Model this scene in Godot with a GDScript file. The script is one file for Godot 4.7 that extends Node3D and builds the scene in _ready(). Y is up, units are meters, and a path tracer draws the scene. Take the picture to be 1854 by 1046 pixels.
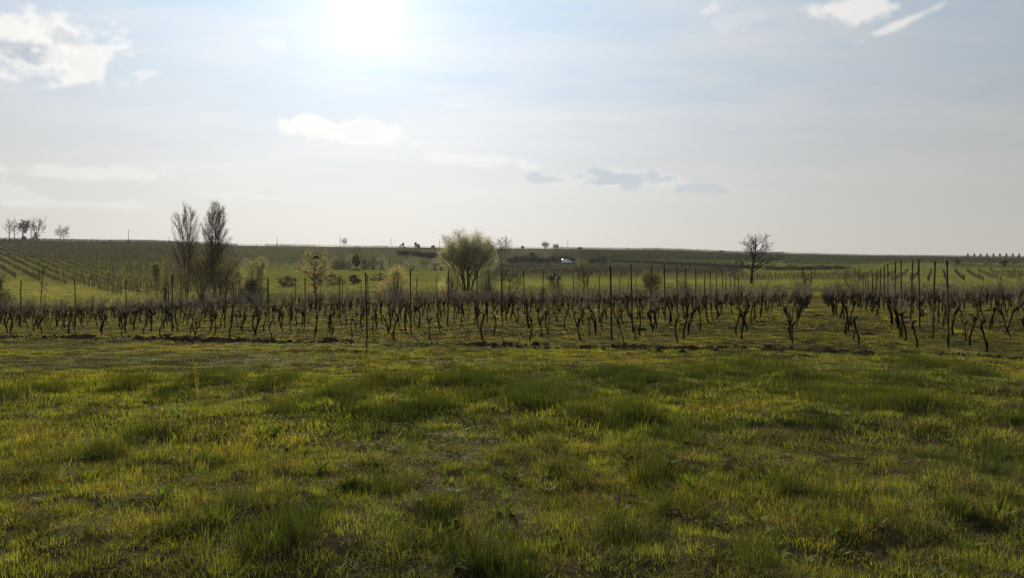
extends Node3D
# A spring meadow in front of an old vineyard, hills with young vines behind, low sun ahead.
# The camera stands at (0, 1.6, 0) and looks along -z. FOCAL and HORIZON are in pixels of the photograph.
const FOCAL := 1324.0
const MID_X := 927.0
const HORIZON := 523.0
const EYE := 1.6

var rng := RandomNumberGenerator.new()
var bumps := FastNoiseLite.new()
var broad := FastNoiseLite.new()
var patchy := FastNoiseLite.new()
var fine := FastNoiseLite.new()
var clump := FastNoiseLite.new()
var used := {}
var sun_dir := Vector3(-0.2017, 0.389, -1.0).normalized()

# ------------------------------------------------------------------ geometry helpers
class Geo:
	var v := PackedVector3Array()
	var n := PackedVector3Array()
	var c := PackedColorArray()
	var ix := PackedInt32Array()

	func tube(pts: PackedVector3Array, rad: PackedFloat32Array, sides: int, col: Color) -> void:
		var first := v.size()
		var count := pts.size()
		var side := Vector3.RIGHT
		for k in count:
			var t: Vector3 = (pts[mini(k + 1, count - 1)] - pts[maxi(k - 1, 0)]).normalized()
			if k == 0:
				side = t.cross(Vector3(0.31, 0.2, 0.93)).normalized()
			var a := (side - t * side.dot(t)).normalized()
			side = a
			var b := t.cross(a)
			for j in sides:
				var w := TAU * j / sides
				var o := a * cos(w) + b * sin(w)
				v.append(pts[k] + o * rad[k])
				n.append(o)
				c.append(col)
		for k in count - 1:
			for j in sides:
				var p := first + k * sides + j
				var q := first + k * sides + (j + 1) % sides
				ix.append_array(PackedInt32Array([p, q, p + sides, q, q + sides, p + sides]))
		var last := first + (count - 1) * sides
		for j in range(1, sides - 1):
			ix.append_array(PackedInt32Array([last, last + j, last + j + 1]))

	func leaf(at: Vector3, along: Vector3, across: Vector3, col: Color) -> void:
		var first := v.size()
		var face := along.cross(across).normalized()
		for p in [at, at + along * 0.5 + across * 0.5, at + along, at + along * 0.5 - across * 0.5]:
			v.append(p)
			n.append(face)
			c.append(col)
		ix.append_array(PackedInt32Array([first, first + 1, first + 2, first, first + 2, first + 3]))

	func blade(at: Vector3, up: Vector3, bend: Vector3, across: Vector3, col: Color) -> void:
		# a ribbon of two lengths that narrows to its tip
		var first := v.size()
		var m := at + up * 0.55 + bend * 0.28
		var tip := at + up + bend
		var face := across.cross(up).normalized()
		for p in [at - across * 0.5, at + across * 0.5, m - across * 0.4, m + across * 0.4, tip]:
			v.append(p)
			n.append(face)
			c.append(col)
		ix.append_array(PackedInt32Array([first, first + 1, first + 2, first + 1, first + 3, first + 2, first + 2, first + 3, first + 4]))

	func box(centre: Vector3, size: Vector3, col: Color, basis := Basis()) -> void:
		for axis in 3:
			for s in [-1.0, 1.0]:
				var first := v.size()
				var o := Vector3.ZERO
				o[axis] = s
				var a := Vector3.ZERO
				a[(axis + 1) % 3] = 1.0
				var b := Vector3.ZERO
				b[(axis + 2) % 3] = s
				for q in [[-1, -1], [1, -1], [1, 1], [-1, 1]]:
					v.append(centre + basis * ((o + a * q[0] + b * q[1]) * size * 0.5))
					n.append(basis * o)
					c.append(col)
				ix.append_array(PackedInt32Array([first, first + 2, first + 1, first, first + 3, first + 2]))

	func mesh(smooth := true) -> ArrayMesh:
		var a := []
		a.resize(Mesh.ARRAY_MAX)
		a[Mesh.ARRAY_VERTEX] = v
		if smooth:
			a[Mesh.ARRAY_NORMAL] = n
		a[Mesh.ARRAY_COLOR] = c
		a[Mesh.ARRAY_INDEX] = ix
		var m := ArrayMesh.new()
		m.add_surface_from_arrays(Mesh.PRIMITIVE_TRIANGLES, a)
		return m

func numbered(called: String) -> String:
	used[called] = used.get(called, -1) + 1
	return called if used[called] == 0 else "%s_%03d" % [called, used[called]]

func tag(o: Node, label: String, category: String, group := "", kind := "") -> void:
	o.set_meta("label", label)
	o.set_meta("category", category)
	if group:
		o.set_meta("group", group)
	if kind:
		o.set_meta("kind", kind)

func thing(called: String, at: Vector3, turn: float, label: String, category: String, group := "") -> Node3D:
	var o := Node3D.new()
	o.name = numbered(called)
	add_child(o)
	o.position = at
	o.rotation.y = turn
	tag(o, label, category, group)
	return o

func part(called: String, m: Mesh, mat: Material, parent: Node) -> MeshInstance3D:
	var o := MeshInstance3D.new()
	o.name = called
	o.mesh = m
	o.material_override = mat
	parent.add_child(o, true)
	return o

func sheet(called: String, m: Mesh, mat: Material, label: String, category: String, kind := "structure") -> MeshInstance3D:
	var o := part(numbered(called), m, mat, self)
	tag(o, label, category, "", kind)
	return o

func scatter(called: String, m: Mesh, mat: Material, places: Array, colors: Array, parent: Node) -> MultiMeshInstance3D:
	var mm := MultiMesh.new()
	mm.transform_format = MultiMesh.TRANSFORM_3D
	mm.use_colors = colors.size() > 0
	mm.mesh = m
	mm.instance_count = places.size()
	for k in places.size():
		mm.set_instance_transform(k, places[k])
		if colors.size():
			mm.set_instance_color(k, colors[k])
	var o := MultiMeshInstance3D.new()
	o.name = called
	o.multimesh = mm
	o.material_override = mat
	parent.add_child(o, true)
	o.set_meta("kind", "stuff")
	return o

func r(a: float, b: float) -> float:
	return rng.randf_range(a, b)

func vary(col: Color, amount: float) -> Color:
	var k := 1.0 + r(-amount, amount)
	return Color(col.r * k * (1.0 + r(-amount, amount) * 0.3), col.g * k, col.b * k * (1.0 + r(-amount, amount) * 0.3))

# ------------------------------------------------------------------ terrain
var knots := [0.0, 18.0, 26.0, 35.0, 50.0, 70.0, 95.0, 120.0, 150.0, 190.0, 240.0, 300.0, 370.0, 450.0, 560.0, 800.0, 1500.0, 4000.0]
var lanes := [0.0, 232.0, 463.0, 700.0, 927.0, 1160.0, 1390.0, 1620.0, 1854.0]
# heights against the eye, for each lane of the view and each knot of depth; read from the photograph
var relief := [
	[-1.6, -1.62, -1.7, -1.85, -2.1, -2.3, -2.0, -0.9, 1.1, 4.6, 9.4, 15.4, 22.4, 29.8, 26.0, 10.0, -5.0, -40.0],
	[-1.6, -1.62, -1.65, -1.75, -1.95, -2.2, -2.2, -1.4, 0.3, 3.6, 8.2, 14.0, 21.2, 28.9, 25.0, 10.0, -5.0, -40.0],
	[-1.6, -1.62, -1.6, -1.6, -1.6, -1.8, -2.1, -0.6, 1.2, 3.7, 6.9, 12.0, 18.9, 26.2, 22.0, 8.0, -5.0, -40.0],
	[-1.6, -1.64, -1.52, -1.45, -1.45, -1.6, -1.6, -0.2, 1.7, 3.6, 6.5, 11.6, 18.0, 25.2, 21.0, 8.0, -5.0, -40.0],
	[-1.6, -1.6, -1.4, -1.3, -1.35, -1.5, -1.2, 0.45, 1.7, 3.6, 6.2, 10.2, 16.8, 24.5, 21.0, 8.0, -5.0, -40.0],
	[-1.6, -1.55, -1.33, -1.2, -1.25, -1.4, -1.0, 0.6, 1.8, 3.6, 6.2, 10.2, 16.4, 23.8, 20.0, 8.0, -5.0, -40.0],
	[-1.6, -1.5, -1.14, -1.08, -1.15, -1.3, -0.7, 0.8, 1.9, 3.7, 6.5, 10.6, 15.6, 21.4, 18.0, 8.0, -5.0, -40.0],
	[-1.6, -1.5, -1.1, -1.05, -1.12, -1.2, -0.6, 1.1, 2.4, 4.3, 7.2, 11.0, 15.2, 19.7, 16.0, 8.0, -5.0, -40.0],
	[-1.6, -1.55, -1.1, -1.05, -1.1, -1.1, -0.5, 1.2, 2.5, 4.5, 7.3, 10.6, 14.6, 18.8, 15.0, 8.0, -5.0, -40.0],
]
var tussocks := []   # [x, depth, radius across, radius along, height]

func lane_height(row: Array, k: int, f: float) -> float:
	return cubic_interpolate(row[k], row[mini(k + 1, 17)], row[maxi(k - 1, 0)], row[mini(k + 2, 17)], f)

func land(x: float, z: float) -> float:
	# smooth height of the land
	var dist := sqrt(x * x + z * z)
	var az := clampf(atan2(x, -z), -0.72, 0.72)
	var u := clampf(MID_X + FOCAL * tan(az), -150.0, 2000.0)
	var d := dist * cos(az)
	var k := 0
	while k < 16 and knots[k + 1] < d:
		k += 1
	var f := clampf((d - knots[k]) / (knots[k + 1] - knots[k]), 0.0, 1.0)
	var j := 0
	while j < 7 and lanes[j + 1] < u:
		j += 1
	var g := clampf((u - lanes[j]) / (lanes[j + 1] - lanes[j]), 0.0, 1.0)
	g = g * g * (3.0 - 2.0 * g)
	return EYE + lerpf(lane_height(relief[j], k, f), lane_height(relief[j + 1], k, f), g)

func edge_depth(x: float) -> float:
	return 19.4 - 0.32 * x        # where the meadow meets the vineyard

func ground(x: float, z: float) -> float:
	var h := land(x, z)
	var d := -z
	var near := clampf(1.0 - (d - 30.0) / 60.0, 0.0, 1.0)
	if near > 0.0:
		var rough := 0.5 if d > edge_depth(x) else 1.0
		h += (bumps.get_noise_2d(x, z) * 0.10 * rough + bumps.get_noise_2d(x * 3.1 + 70.0, z * 3.1) * 0.05 + fine.get_noise_2d(x * 2.0, z * 2.0) * 0.02) * near
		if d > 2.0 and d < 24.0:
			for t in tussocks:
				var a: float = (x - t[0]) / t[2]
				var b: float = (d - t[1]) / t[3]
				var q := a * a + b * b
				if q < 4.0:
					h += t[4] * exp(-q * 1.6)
	else:
		h += broad.get_noise_2d(x * 0.3, z * 0.3) * 0.35 * clampf((d - 90.0) / 60.0, 0.0, 1.0)
	return h

func on_ground(x: float, z: float) -> Vector3:
	return Vector3(x, ground(x, z), z)

func spot(px: float, depth: float) -> Vector3:
	# the point of the ground seen in that column of the photograph at that depth
	return on_ground((px - MID_X) / FOCAL * depth, -depth)

func field_color(x: float, z: float) -> Color:
	# base colours of what covers the land, linear
	var d := -z
	var u := MID_X + FOCAL * x / maxf(d, 1.0)
	var n1 := broad.get_noise_2d(x, z)
	var n2 := patchy.get_noise_2d(x * 0.4, z * 0.4)
	var meadow := Color(0.125, 0.135, 0.06).lerp(Color(0.14, 0.13, 0.072), clampf(n1 * 1.3 + 0.4, 0.0, 1.0))
	if d < 90.0 or z > 0.0:
		return Color(0.038, 0.033, 0.018).lerp(Color(0.075, 0.06, 0.036), clampf(n2 + 0.5, 0.0, 1.0))
	var c := meadow
	var a := clampf((d - 150.0) / 220.0, 0.0, 1.0)
	if u < 400.0:
		c = Color(0.175, 0.165, 0.07).lerp(Color(0.125, 0.13, 0.07), clampf(a * 1.2 + n1 * 0.5, 0.0, 1.0))
	elif u < 1050.0:
		if d > 235.0 + (u - 400.0) * 0.05:
			c = Color(0.105, 0.118, 0.09).lerp(Color(0.135, 0.14, 0.105), clampf(n1 + 0.5, 0.0, 1.0))
		elif u > 880.0 and d > 165.0:
			c = Color(0.095, 0.102, 0.075)
	else:
		if d > 300.0:
			c = Color(0.052, 0.07, 0.034).lerp(Color(0.075, 0.092, 0.042), clampf(n1 + 0.5, 0.0, 1.0))
		elif u < 1340.0 and d > 160.0:
			c = Color(0.095, 0.1, 0.07)
		elif d > 200.0 and u > 1340.0:
			c = Color(0.125, 0.145, 0.05).lerp(Color(0.085, 0.1, 0.042), clampf(n1 + 0.4, 0.0, 1.0))
		else:
			c = Color(0.14, 0.145, 0.06).lerp(Color(0.11, 0.1, 0.058), clampf(n1 + 0.4, 0.0, 1.0))
	if d > 425.0 and u > 420.0 and u < 800.0:
		c = Color(0.03, 0.032, 0.02)
	var k := (1.0 + n2 * 0.3) * (1.0 if d < 150.0 else 0.8)
	return Color(c.r * k, c.g * k, c.b * k)

func make_ground() -> void:
	var rings := []
	var d := 0.4
	while d < 4200.0:
		rings.append(d)
		d *= 1.022 if d < 40.0 else 1.03
	var azs := []
	var a := -PI
	while a < PI - 0.001:
		azs.append(a)
		a += 0.006 if absf(a) < 0.74 else 0.07
	azs.append(PI)
	var g := Geo.new()
	var w: int = azs.size()
	g.v.append(Vector3(0, ground(0, -0.01), 0))
	g.c.append(field_color(0, 0))
	for dist in rings:
		for az in azs:
			var x: float = sin(az) * dist
			var z: float = -cos(az) * dist
			g.v.append(Vector3(x, ground(x, z), z))
			g.c.append(field_color(x, z))
	for j in w - 1:
		g.ix.append_array(PackedInt32Array([0, 1 + j, 2 + j]))
	for k in rings.size() - 1:
		for j in w - 1:
			var p: int = 1 + k * w + j
			g.ix.append_array(PackedInt32Array([p, p + w, p + 1, p + 1, p + w, p + w + 1]))
	g.n.resize(g.v.size())
	g.n.fill(Vector3.ZERO)
	for k in range(0, g.ix.size(), 3):
		var p0 := g.v[g.ix[k]]
		var face := (g.v[g.ix[k + 1]] - p0).cross(g.v[g.ix[k + 2]] - p0)
		if face.y < 0.0:
			face = -face
		for j in 3:
			g.n[g.ix[k + j]] += face
	for k in g.n.size():
		g.n[k] = g.n[k].normalized() if g.n[k].length() > 0.0 else Vector3.UP
	var mat := cover_material(1.0)
	mat.specular_mode = BaseMaterial3D.SPECULAR_DISABLED
	var t := NoiseTexture2D.new()
	t.width = 512
	t.height = 512
	t.seamless = true
	var no := FastNoiseLite.new()
	no.seed = 5
	no.frequency = 0.03
	no.fractal_octaves = 5
	t.noise = no
	var ramp := Gradient.new()
	ramp.set_color(0, Color(0.62, 0.6, 0.58))
	ramp.set_color(1, Color(1, 1, 1))
	t.color_ramp = ramp
	mat.albedo_texture = t
	mat.uv1_triplanar = true
	mat.uv1_world_triplanar = true
	mat.uv1_scale = Vector3(0.27, 0.27, 0.27)
	sheet("ground", g.mesh(), mat, "rolling grassy land of meadow, vineyard floor and far fields", "ground")

# ------------------------------------------------------------------ materials
func cover_material(rough: float, through := Color.BLACK) -> StandardMaterial3D:
	var m := StandardMaterial3D.new()
	m.vertex_color_use_as_albedo = true
	m.roughness = rough
	m.metallic_specular = 0.25
	m.cull_mode = BaseMaterial3D.CULL_DISABLED
	if through != Color.BLACK:
		m.backlight_enabled = true
		m.backlight = through
	return m

# ------------------------------------------------------------------ sky
var veil := FastNoiseLite.new()
var puff := FastNoiseLite.new()
# clouds: column, row, half width, half height, lean, whiteness, darkness of the core, roughness of the outline
var clouds := [
	[70.0, 86.0, 175.0, 70.0, 0.10, 0.95, 0.0, 0.8],
	[40.0, 96.0, 105.0, 38.0, 0.12, 0.2, 0.9, 0.7],
	[135.0, 76.0, 80.0, 24.0, 0.3, 0.2, 0.6, 0.7],
	[150.0, 108.0, 80.0, 36.0, 0.0, 0.9, 0.2, 1.0],
	[20.0, 45.0, 70.0, 30.0, 0.2, 0.9, 0.1, 0.9],
	[255.0, 131.0, 30.0, 10.0, 0.0, 0.4, 0.0, 1.2],
	[625.0, 236.0, 130.0, 27.0, 0.07, 0.95, 0.22, 1.0],
	[560.0, 222.0, 60.0, 16.0, 0.0, 0.7, 0.0, 1.0],
	[495.0, 78.0, 26.0, 12.0, 0.15, 0.22, 0.0, 1.2],
	[1550.0, 14.0, 84.0, 34.0, -0.08, 0.9, 0.1, 0.9],
	[1630.0, 42.0, 78.0, 10.0, -0.42, 0.75, 0.05, 0.8],
	[1290.0, 12.0, 30.0, 16.0, -0.5, 0.4, 0.0, 1.3],
	[1320.0, 40.0, 70.0, 20.0, -0.2, 0.18, 0.0, 1.3],
	[150.0, 312.0, 220.0, 17.0, 0.02, 0.36, 0.0, 1.1],
	[20.0, 350.0, 60.0, 18.0, 0.1, 0.25, 0.0, 1.0],
	[430.0, 355.0, 100.0, 7.0, 0.05, 0.3, 0.1, 1.2],
	[850.0, 290.0, 110.0, 15.0, 0.06, 0.35, 0.0, 1.2],
	[1000.0, 325.0, 80.0, 13.0, 0.03, 0.3, 0.6, 0.8],
	[1145.0, 324.0, 110.0, 22.0, 0.03, 0.35, 0.7, 0.7],
	[1205.0, 326.0, 52.0, 15.0, 0.05, 0.3, 0.6, 0.9],
	[1275.0, 340.0, 100.0, 15.0, 0.05, 0.2, 0.55, 0.8],
	[150.0, 370.0, 160.0, 8.0, 0.0, 0.25, 0.0, 1.2],
]

func smooth(a: float, b: float, x: float) -> float:
	var t := clampf((x - a) / (b - a), 0.0, 1.0)
	return t * t * (3.0 - 2.0 * t)

func sky_color(dir: Vector3) -> Color:
	var up := maxf(dir.y, 0.0)
	var el := asin(clampf(up, 0.0, 1.0))
	var cs := clampf(dir.dot(sun_dir), -1.0, 1.0)
	var th := acos(cs)
	# clear air: pale and warm at the horizon, bluer above, dimmer away from the sun
	var horizon := Color(0.82, 0.785, 0.72)
	var above := Color(0.56, 0.69, 0.83)
	var c := horizon.lerp(above, smooth(0.03, 0.36, el))
	var dim := 0.52 + 0.6 * exp(-pow(th / 0.62, 2.0))
	c = Color(c.r * dim, c.g * dim, c.b * dim)
	# thin high veil
	var vx := dir.x / (up + 0.12)
	var vz := dir.z / (up + 0.12)
	var ve := veil.get_noise_2d(vx * 55.0, vz * 130.0) * 0.75 + veil.get_noise_2d(vx * 150.0 + 400.0, vz * 520.0) * 0.4
	var k := clampf(0.30 + ve, 0.0, 1.0) * smooth(0.02, 0.2, el) * 0.62
	var grey := Color(0.84, 0.83, 0.82) * dim
	c = c.lerp(grey, k)
	# the bright air round the sun
	var glow := 0.13 * exp(-pow(th / 0.26, 2.0)) + 0.2 * exp(-pow(th / 0.08, 2.0)) + 0.4 * exp(-pow(th / 0.034, 2.0))
	c += Color(1.0, 0.96, 0.86) * glow
	if dir.z < -0.05:
		var px := MID_X + FOCAL * dir.x / -dir.z
		var py := HORIZON - FOCAL * dir.y / -dir.z
		if px > -400.0 and px < 2250.0 and py > -300.0:
			var w1 := puff.get_noise_2d(px * 0.9, py * 1.5)
			var w2 := puff.get_noise_2d(px * 3.2 + 900.0, py * 4.2)
			for q in clouds:
				var dx: float = (px - q[0]) / q[2]
				if absf(dx) > 1.9:
					continue
				var dy: float = (py - q[1] - q[4] * (px - q[0])) / q[3]
				if absf(dy) > 2.0:
					continue
				var e: float = 1.0 - sqrt(dx * dx + dy * dy) + (w1 * 0.75 + w2 * 0.32) * q[7]
				var soft := smooth(-0.08, 0.55, e)
				if soft <= 0.0:
					continue
				var lit := Color(0.98, 0.95, 0.91) * (0.5 + 0.5 * dim + 0.12 * exp(-th * 3.0))
				var core := Color(0.5, 0.57, 0.64) * (0.6 + 0.4 * dim)
				c = c.lerp(lit, soft * q[5])
				c = c.lerp(core, smooth(0.12, 0.75, e + w1 * 0.35 + w2 * 0.2) * q[6])
		# old vapour trail
		var t := (px - 790.0) / 62.0
		if t > 0.0 and t < 1.0:
			var off := absf(py - (195.0 - 8.0 * t))
			c += Color(0.12, 0.1, 0.09) * (smooth(2.2, 0.3, off) * smooth(0.0, 0.3, t) * smooth(1.0, 0.85, t))
	return c

func make_sky() -> Sky:
	veil.seed = 11
	veil.frequency = 0.012
	veil.fractal_octaves = 4
	puff.seed = 23
	puff.frequency = 0.011
	puff.fractal_octaves = 5
	puff.fractal_gain = 0.55
	var w := 3072
	var h := 1536
	var data := PackedFloat32Array()
	data.resize(w * h * 4)
	var step := 8
	var cw := w / step
	var fresh := func(i: float, j: float) -> Color:
		var el := PI * (0.5 - (j + 0.5) / h)
		var az := TAU * (i + 0.5) / w   # the first column looks along -z
		return sky_color(Vector3(sin(az) * cos(el), sin(el), -cos(az) * cos(el)))
	var i0 := int(w * 0.112)
	var i1 := int(w * (1.0 - 0.112))
	var j0 := int(h * 0.355)
	var below := Color(0.1, 0.105, 0.06)
	for bj in h / step:
		for bi in cw:
			var x := bi * step
			var y := bj * step
			if y >= h / 2 + step:
				for jj in step:
					for ii in step:
						var o := ((y + jj) * w + x + ii) * 4
						data[o] = below.r
						data[o + 1] = below.g
						data[o + 2] = below.b
						data[o + 3] = 1.0
				continue
			var dense: bool = (x <= i0 or x >= i1) and y >= j0
			var c00: Color
			var c10: Color
			var c01: Color
			var c11: Color
			if not dense:
				c00 = fresh.call(x, y)
				c10 = fresh.call(x + step, y)
				c01 = fresh.call(x, y + step)
				c11 = fresh.call(x + step, y + step)
			for jj in step:
				for ii in step:
					var c: Color
					if dense:
						c = fresh.call(x + ii, y + jj)
					else:
						var f := float(ii) / step
						c = c00.lerp(c10, f).lerp(c01.lerp(c11, f), float(jj) / step)
					var o := ((y + jj) * w + x + ii) * 4
					data[o] = c.r
					data[o + 1] = c.g
					data[o + 2] = c.b
					data[o + 3] = 1.0
	var im := Image.create_from_data(w, h, false, Image.FORMAT_RGBAF, data.to_byte_array())
	var m := PanoramaSkyMaterial.new()
	m.panorama = ImageTexture.create_from_image(im)
	var s := Sky.new()
	s.sky_material = m
	return s

# ------------------------------------------------------------------ grass
func tuft_mesh(count: int, radius: float, tall: float, width: float, lean: float, base: Color, straw: float) -> ArrayMesh:
	var g := Geo.new()
	for k in count:
		var w := r(0, TAU)
		var q := sqrt(rng.randf()) * radius
		var at := Vector3(cos(w) * q, -0.03, sin(w) * q)
		var h := tall * r(0.45, 1.1)
		var out := Vector3(cos(w), 0, sin(w)).rotated(Vector3.UP, r(-1.2, 1.2))
		var turn := r(0, TAU)
		var col := vary(base, 0.28)
		if rng.randf() < straw:
			col = vary(Color(0.20, 0.155, 0.075), 0.3)
			h *= 0.9
		g.blade(at, Vector3(0, h, 0), out * h * r(0.05, lean), Vector3(cos(turn), 0, sin(turn)) * width * r(0.6, 1.2), col)
	return g.mesh(false)

func thatch_mesh(count: int, radius: float, width: float) -> ArrayMesh:
	var g := Geo.new()
	for k in count:
		var w := r(0, TAU)
		var q := sqrt(rng.randf()) * radius
		var dir := Vector3(r(-1, 1), r(0.0, 0.35), r(-1, 1)).normalized()
		var at := Vector3(cos(w) * q, r(0.0, 0.05), sin(w) * q)
		var l := r(0.05, 0.15)
		g.blade(at, dir * l, Vector3(0, r(-0.05, 0.03), 0), dir.cross(Vector3.UP).rotated(dir, r(-1, 1)).normalized() * width, vary(Color(0.12, 0.092, 0.052), 0.35))
	return g.mesh(false)

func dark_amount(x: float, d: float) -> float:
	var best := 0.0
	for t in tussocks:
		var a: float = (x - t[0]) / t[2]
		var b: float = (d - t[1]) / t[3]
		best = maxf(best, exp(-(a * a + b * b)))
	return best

func make_grass(mat: Material) -> void:
	var kinds := {}
	for lod in 3:
		var wide: float = [0.0042, 0.0075, 0.015][lod]
		var n: int = [34, 26, 20][lod]
		var rad: float = [0.085, 0.13, 0.24][lod]
		for v in 3:
			kinds["green%d%d" % [lod, v]] = tuft_mesh(n, rad, 0.088, wide * 0.9, 0.75, Color(0.33, 0.3, 0.062), 0.18)
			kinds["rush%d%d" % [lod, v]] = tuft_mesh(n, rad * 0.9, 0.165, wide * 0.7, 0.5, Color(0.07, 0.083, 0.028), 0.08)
			kinds["dry%d%d" % [lod, v]] = tuft_mesh(n, rad, 0.09, wide * 0.8, 1.1, Color(0.27, 0.225, 0.095), 0.4)
			if lod < 2:
				var wg := Geo.new()
				for k in 9:
					var w := r(0, TAU)
					var out := Vector3(cos(w), r(0.25, 1.1), sin(w)).normalized()
					wg.leaf(Vector3(cos(w), 0, sin(w)) * 0.01, out * r(0.05, 0.12), Vector3(-sin(w), r(-0.3, 0.3), cos(w)) * r(0.02, 0.038), vary(Color(0.11, 0.15, 0.035), 0.25))
				kinds["weed%d%d" % [lod, v]] = wg.mesh(false)
				var sg := Geo.new()
				for k in 4:
					var top := Vector3(r(-0.09, 0.09), r(0.2, 0.36), r(-0.09, 0.09))
					sg.blade(Vector3(r(-0.04, 0.04), -0.02, r(-0.04, 0.04)), top, Vector3(r(-0.05, 0.05), 0, r(-0.05, 0.05)), Vector3(wide * 0.8, 0, 0), vary(Color(0.16, 0.11, 0.06), 0.3))
					for j in 4:
						var al := Vector3(r(-1, 1), r(0.3, 1), r(-1, 1)).normalized() * 0.03
						sg.leaf(top * r(0.75, 1.0), al, al.cross(Vector3(0.3, 0.2, 1)).normalized() * 0.008, vary(Color(0.15, 0.1, 0.055), 0.3))
				kinds["stalk%d%d" % [lod, v]] = sg.mesh(false)
			kinds["thatch%d%d" % [lod, v]] = thatch_mesh(n, rad * 1.1, wide * 0.8)
	var places := {}
	var tints := {}
	for key in kinds:
		places[key] = []
		tints[key] = []
	# bands of depth: from, to, tufts on a square metre, level
	for band in [[3.2, 7.5, 260.0, 0], [7.5, 13.0, 150.0, 1], [13.0, 22.0, 105.0, 1], [22.0, 40.0, 26.0, 2], [40.0, 80.0, 13.0, 2]]:
		var z0: float = band[0]
		var z1: float = band[1]
		var half1 := z1 * 0.72 + 1.0
		var total := int((z1 - z0) * 2.0 * half1 * float(band[2]))
		for k in total:
			var d := r(z0, z1)
			var x := r(-half1, half1)
			if absf(x) > d * 0.72 + 1.0:
				continue
			var z := -d
			var n1 := broad.get_noise_2d(x * 6.0, z * 6.0)
			var n2 := patchy.get_noise_2d(x, z)
			var n3 := fine.get_noise_2d(x, z)
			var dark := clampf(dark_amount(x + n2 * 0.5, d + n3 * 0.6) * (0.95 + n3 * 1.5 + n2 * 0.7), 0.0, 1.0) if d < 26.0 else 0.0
			var beyond := d > edge_depth(x) + 0.3
			var pick := rng.randf()
			var kind := "green"
			var n4 := clump.get_noise_2d(x, z)
			var h := 0.9 + n2 * 0.6 + n1 * 0.25 + n3 * 0.5 + n4 * 0.8
			var u := MID_X + FOCAL * x / d
			var right := smooth(250.0, 900.0, u)
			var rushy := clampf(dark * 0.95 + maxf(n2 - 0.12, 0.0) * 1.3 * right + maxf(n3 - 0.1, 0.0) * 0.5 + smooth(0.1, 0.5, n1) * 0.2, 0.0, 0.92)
			var dryness := clampf(0.24 + n3 * 0.6 - n1 * 0.3, 0.04, 0.85)
			if beyond:
				rushy *= 0.25
				dryness = clampf(dryness + 0.38, 0.05, 0.88)
				h *= 0.62
			elif d > 12.5:
				# short, trodden sward on the near side of the vines
				var short := smooth(12.5, 16.0, d) * (1.0 - 0.55 * right)
				h *= lerpf(1.0, 0.5, short)
				rushy *= 1.0 - 0.8 * short
				dryness = clampf(dryness + 0.28 * short, 0.02, 0.85)
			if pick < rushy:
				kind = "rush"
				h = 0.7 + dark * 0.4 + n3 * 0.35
			elif rng.randf() < dryness:
				kind = "dry" if rng.randf() < 0.6 else "thatch"
			if absf(d - edge_depth(x) - 0.5) < 0.42 and broad.get_noise_2d(x * 14.0, 3.0) > -0.08 and rng.randf() < 0.85:
				continue   # bare earth of the furrow
			if kind == "green" and n4 < -0.12 and rng.randf() < 0.7:
				continue   # thin between the clumps
			if d < 13.0 and not beyond:
				var odd := rng.randf()
				if odd < 0.02:
					kind = "weed"
				elif odd < 0.028 + maxf(n2, 0.0) * 0.02:
					kind = "stalk"
					h = 1.0 + n3
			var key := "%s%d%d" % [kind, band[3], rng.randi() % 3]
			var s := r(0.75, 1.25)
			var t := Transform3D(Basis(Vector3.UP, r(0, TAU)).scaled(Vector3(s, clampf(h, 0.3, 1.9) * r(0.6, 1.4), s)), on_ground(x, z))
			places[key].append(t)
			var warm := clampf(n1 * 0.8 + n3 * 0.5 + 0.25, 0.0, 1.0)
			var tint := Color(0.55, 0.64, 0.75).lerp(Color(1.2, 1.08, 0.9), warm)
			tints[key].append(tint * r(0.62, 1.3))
	var root := Node3D.new()
	root.name = "meadow_grass"
	add_child(root)
	tag(root, "uneven backlit meadow grass of green blades, dark rushes and dry thatch", "grass", "", "stuff")
	for key in kinds:
		if places[key].size():
			var plain: String = {"g": "green_blades", "r": "rush_blades", "d": "dry_blades", "t": "thatch", "w": "broad_weeds", "s": "dead_stalks"}[key[0]]
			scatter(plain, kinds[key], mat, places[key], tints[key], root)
	# taller seeding stalks of the valley meadow and the hill, wide apart
	var far := {}
	var far_tints := {}
	var meshes := []
	for v in 3:
		meshes.append(tuft_mesh(16, 0.55, 0.26, 0.035, 0.9, Color(0.13, 0.14, 0.045), 0.08))
		far[v] = []
		far_tints[v] = []
	for k in 150000:
		var d := sqrt(r(80.0 * 80.0, 230.0 * 230.0)) if k < 70000 else sqrt(r(230.0 * 230.0, 462.0 * 462.0))
		var u := r(-60.0, 1915.0)
		var x := (u - MID_X) / FOCAL * d
		var c := field_color(x, -d)
		var v := rng.randi() % 3
		var sc := r(0.7, 1.3) * (1.0 if k < 70000 else 1.7)
		far[v].append(Transform3D(Basis(Vector3.UP, r(0, TAU)).scaled(Vector3(sc, sc * (1.0 if k < 70000 else 0.6), sc)), on_ground(x, -d)))
		far_tints[v].append(Color(c.r / 0.13, c.g / 0.14, c.b / 0.045) * r(0.8, 1.2) * 1.25)
	var root2 := Node3D.new()
	root2.name = "valley_grass"
	add_child(root2)
	tag(root2, "fresh green grass of the fields beyond the vineyard", "grass", "", "stuff")
	for v in 3:
		scatter("grass_blades", meshes[v], mat, far[v], far_tints[v], root2)

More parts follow.
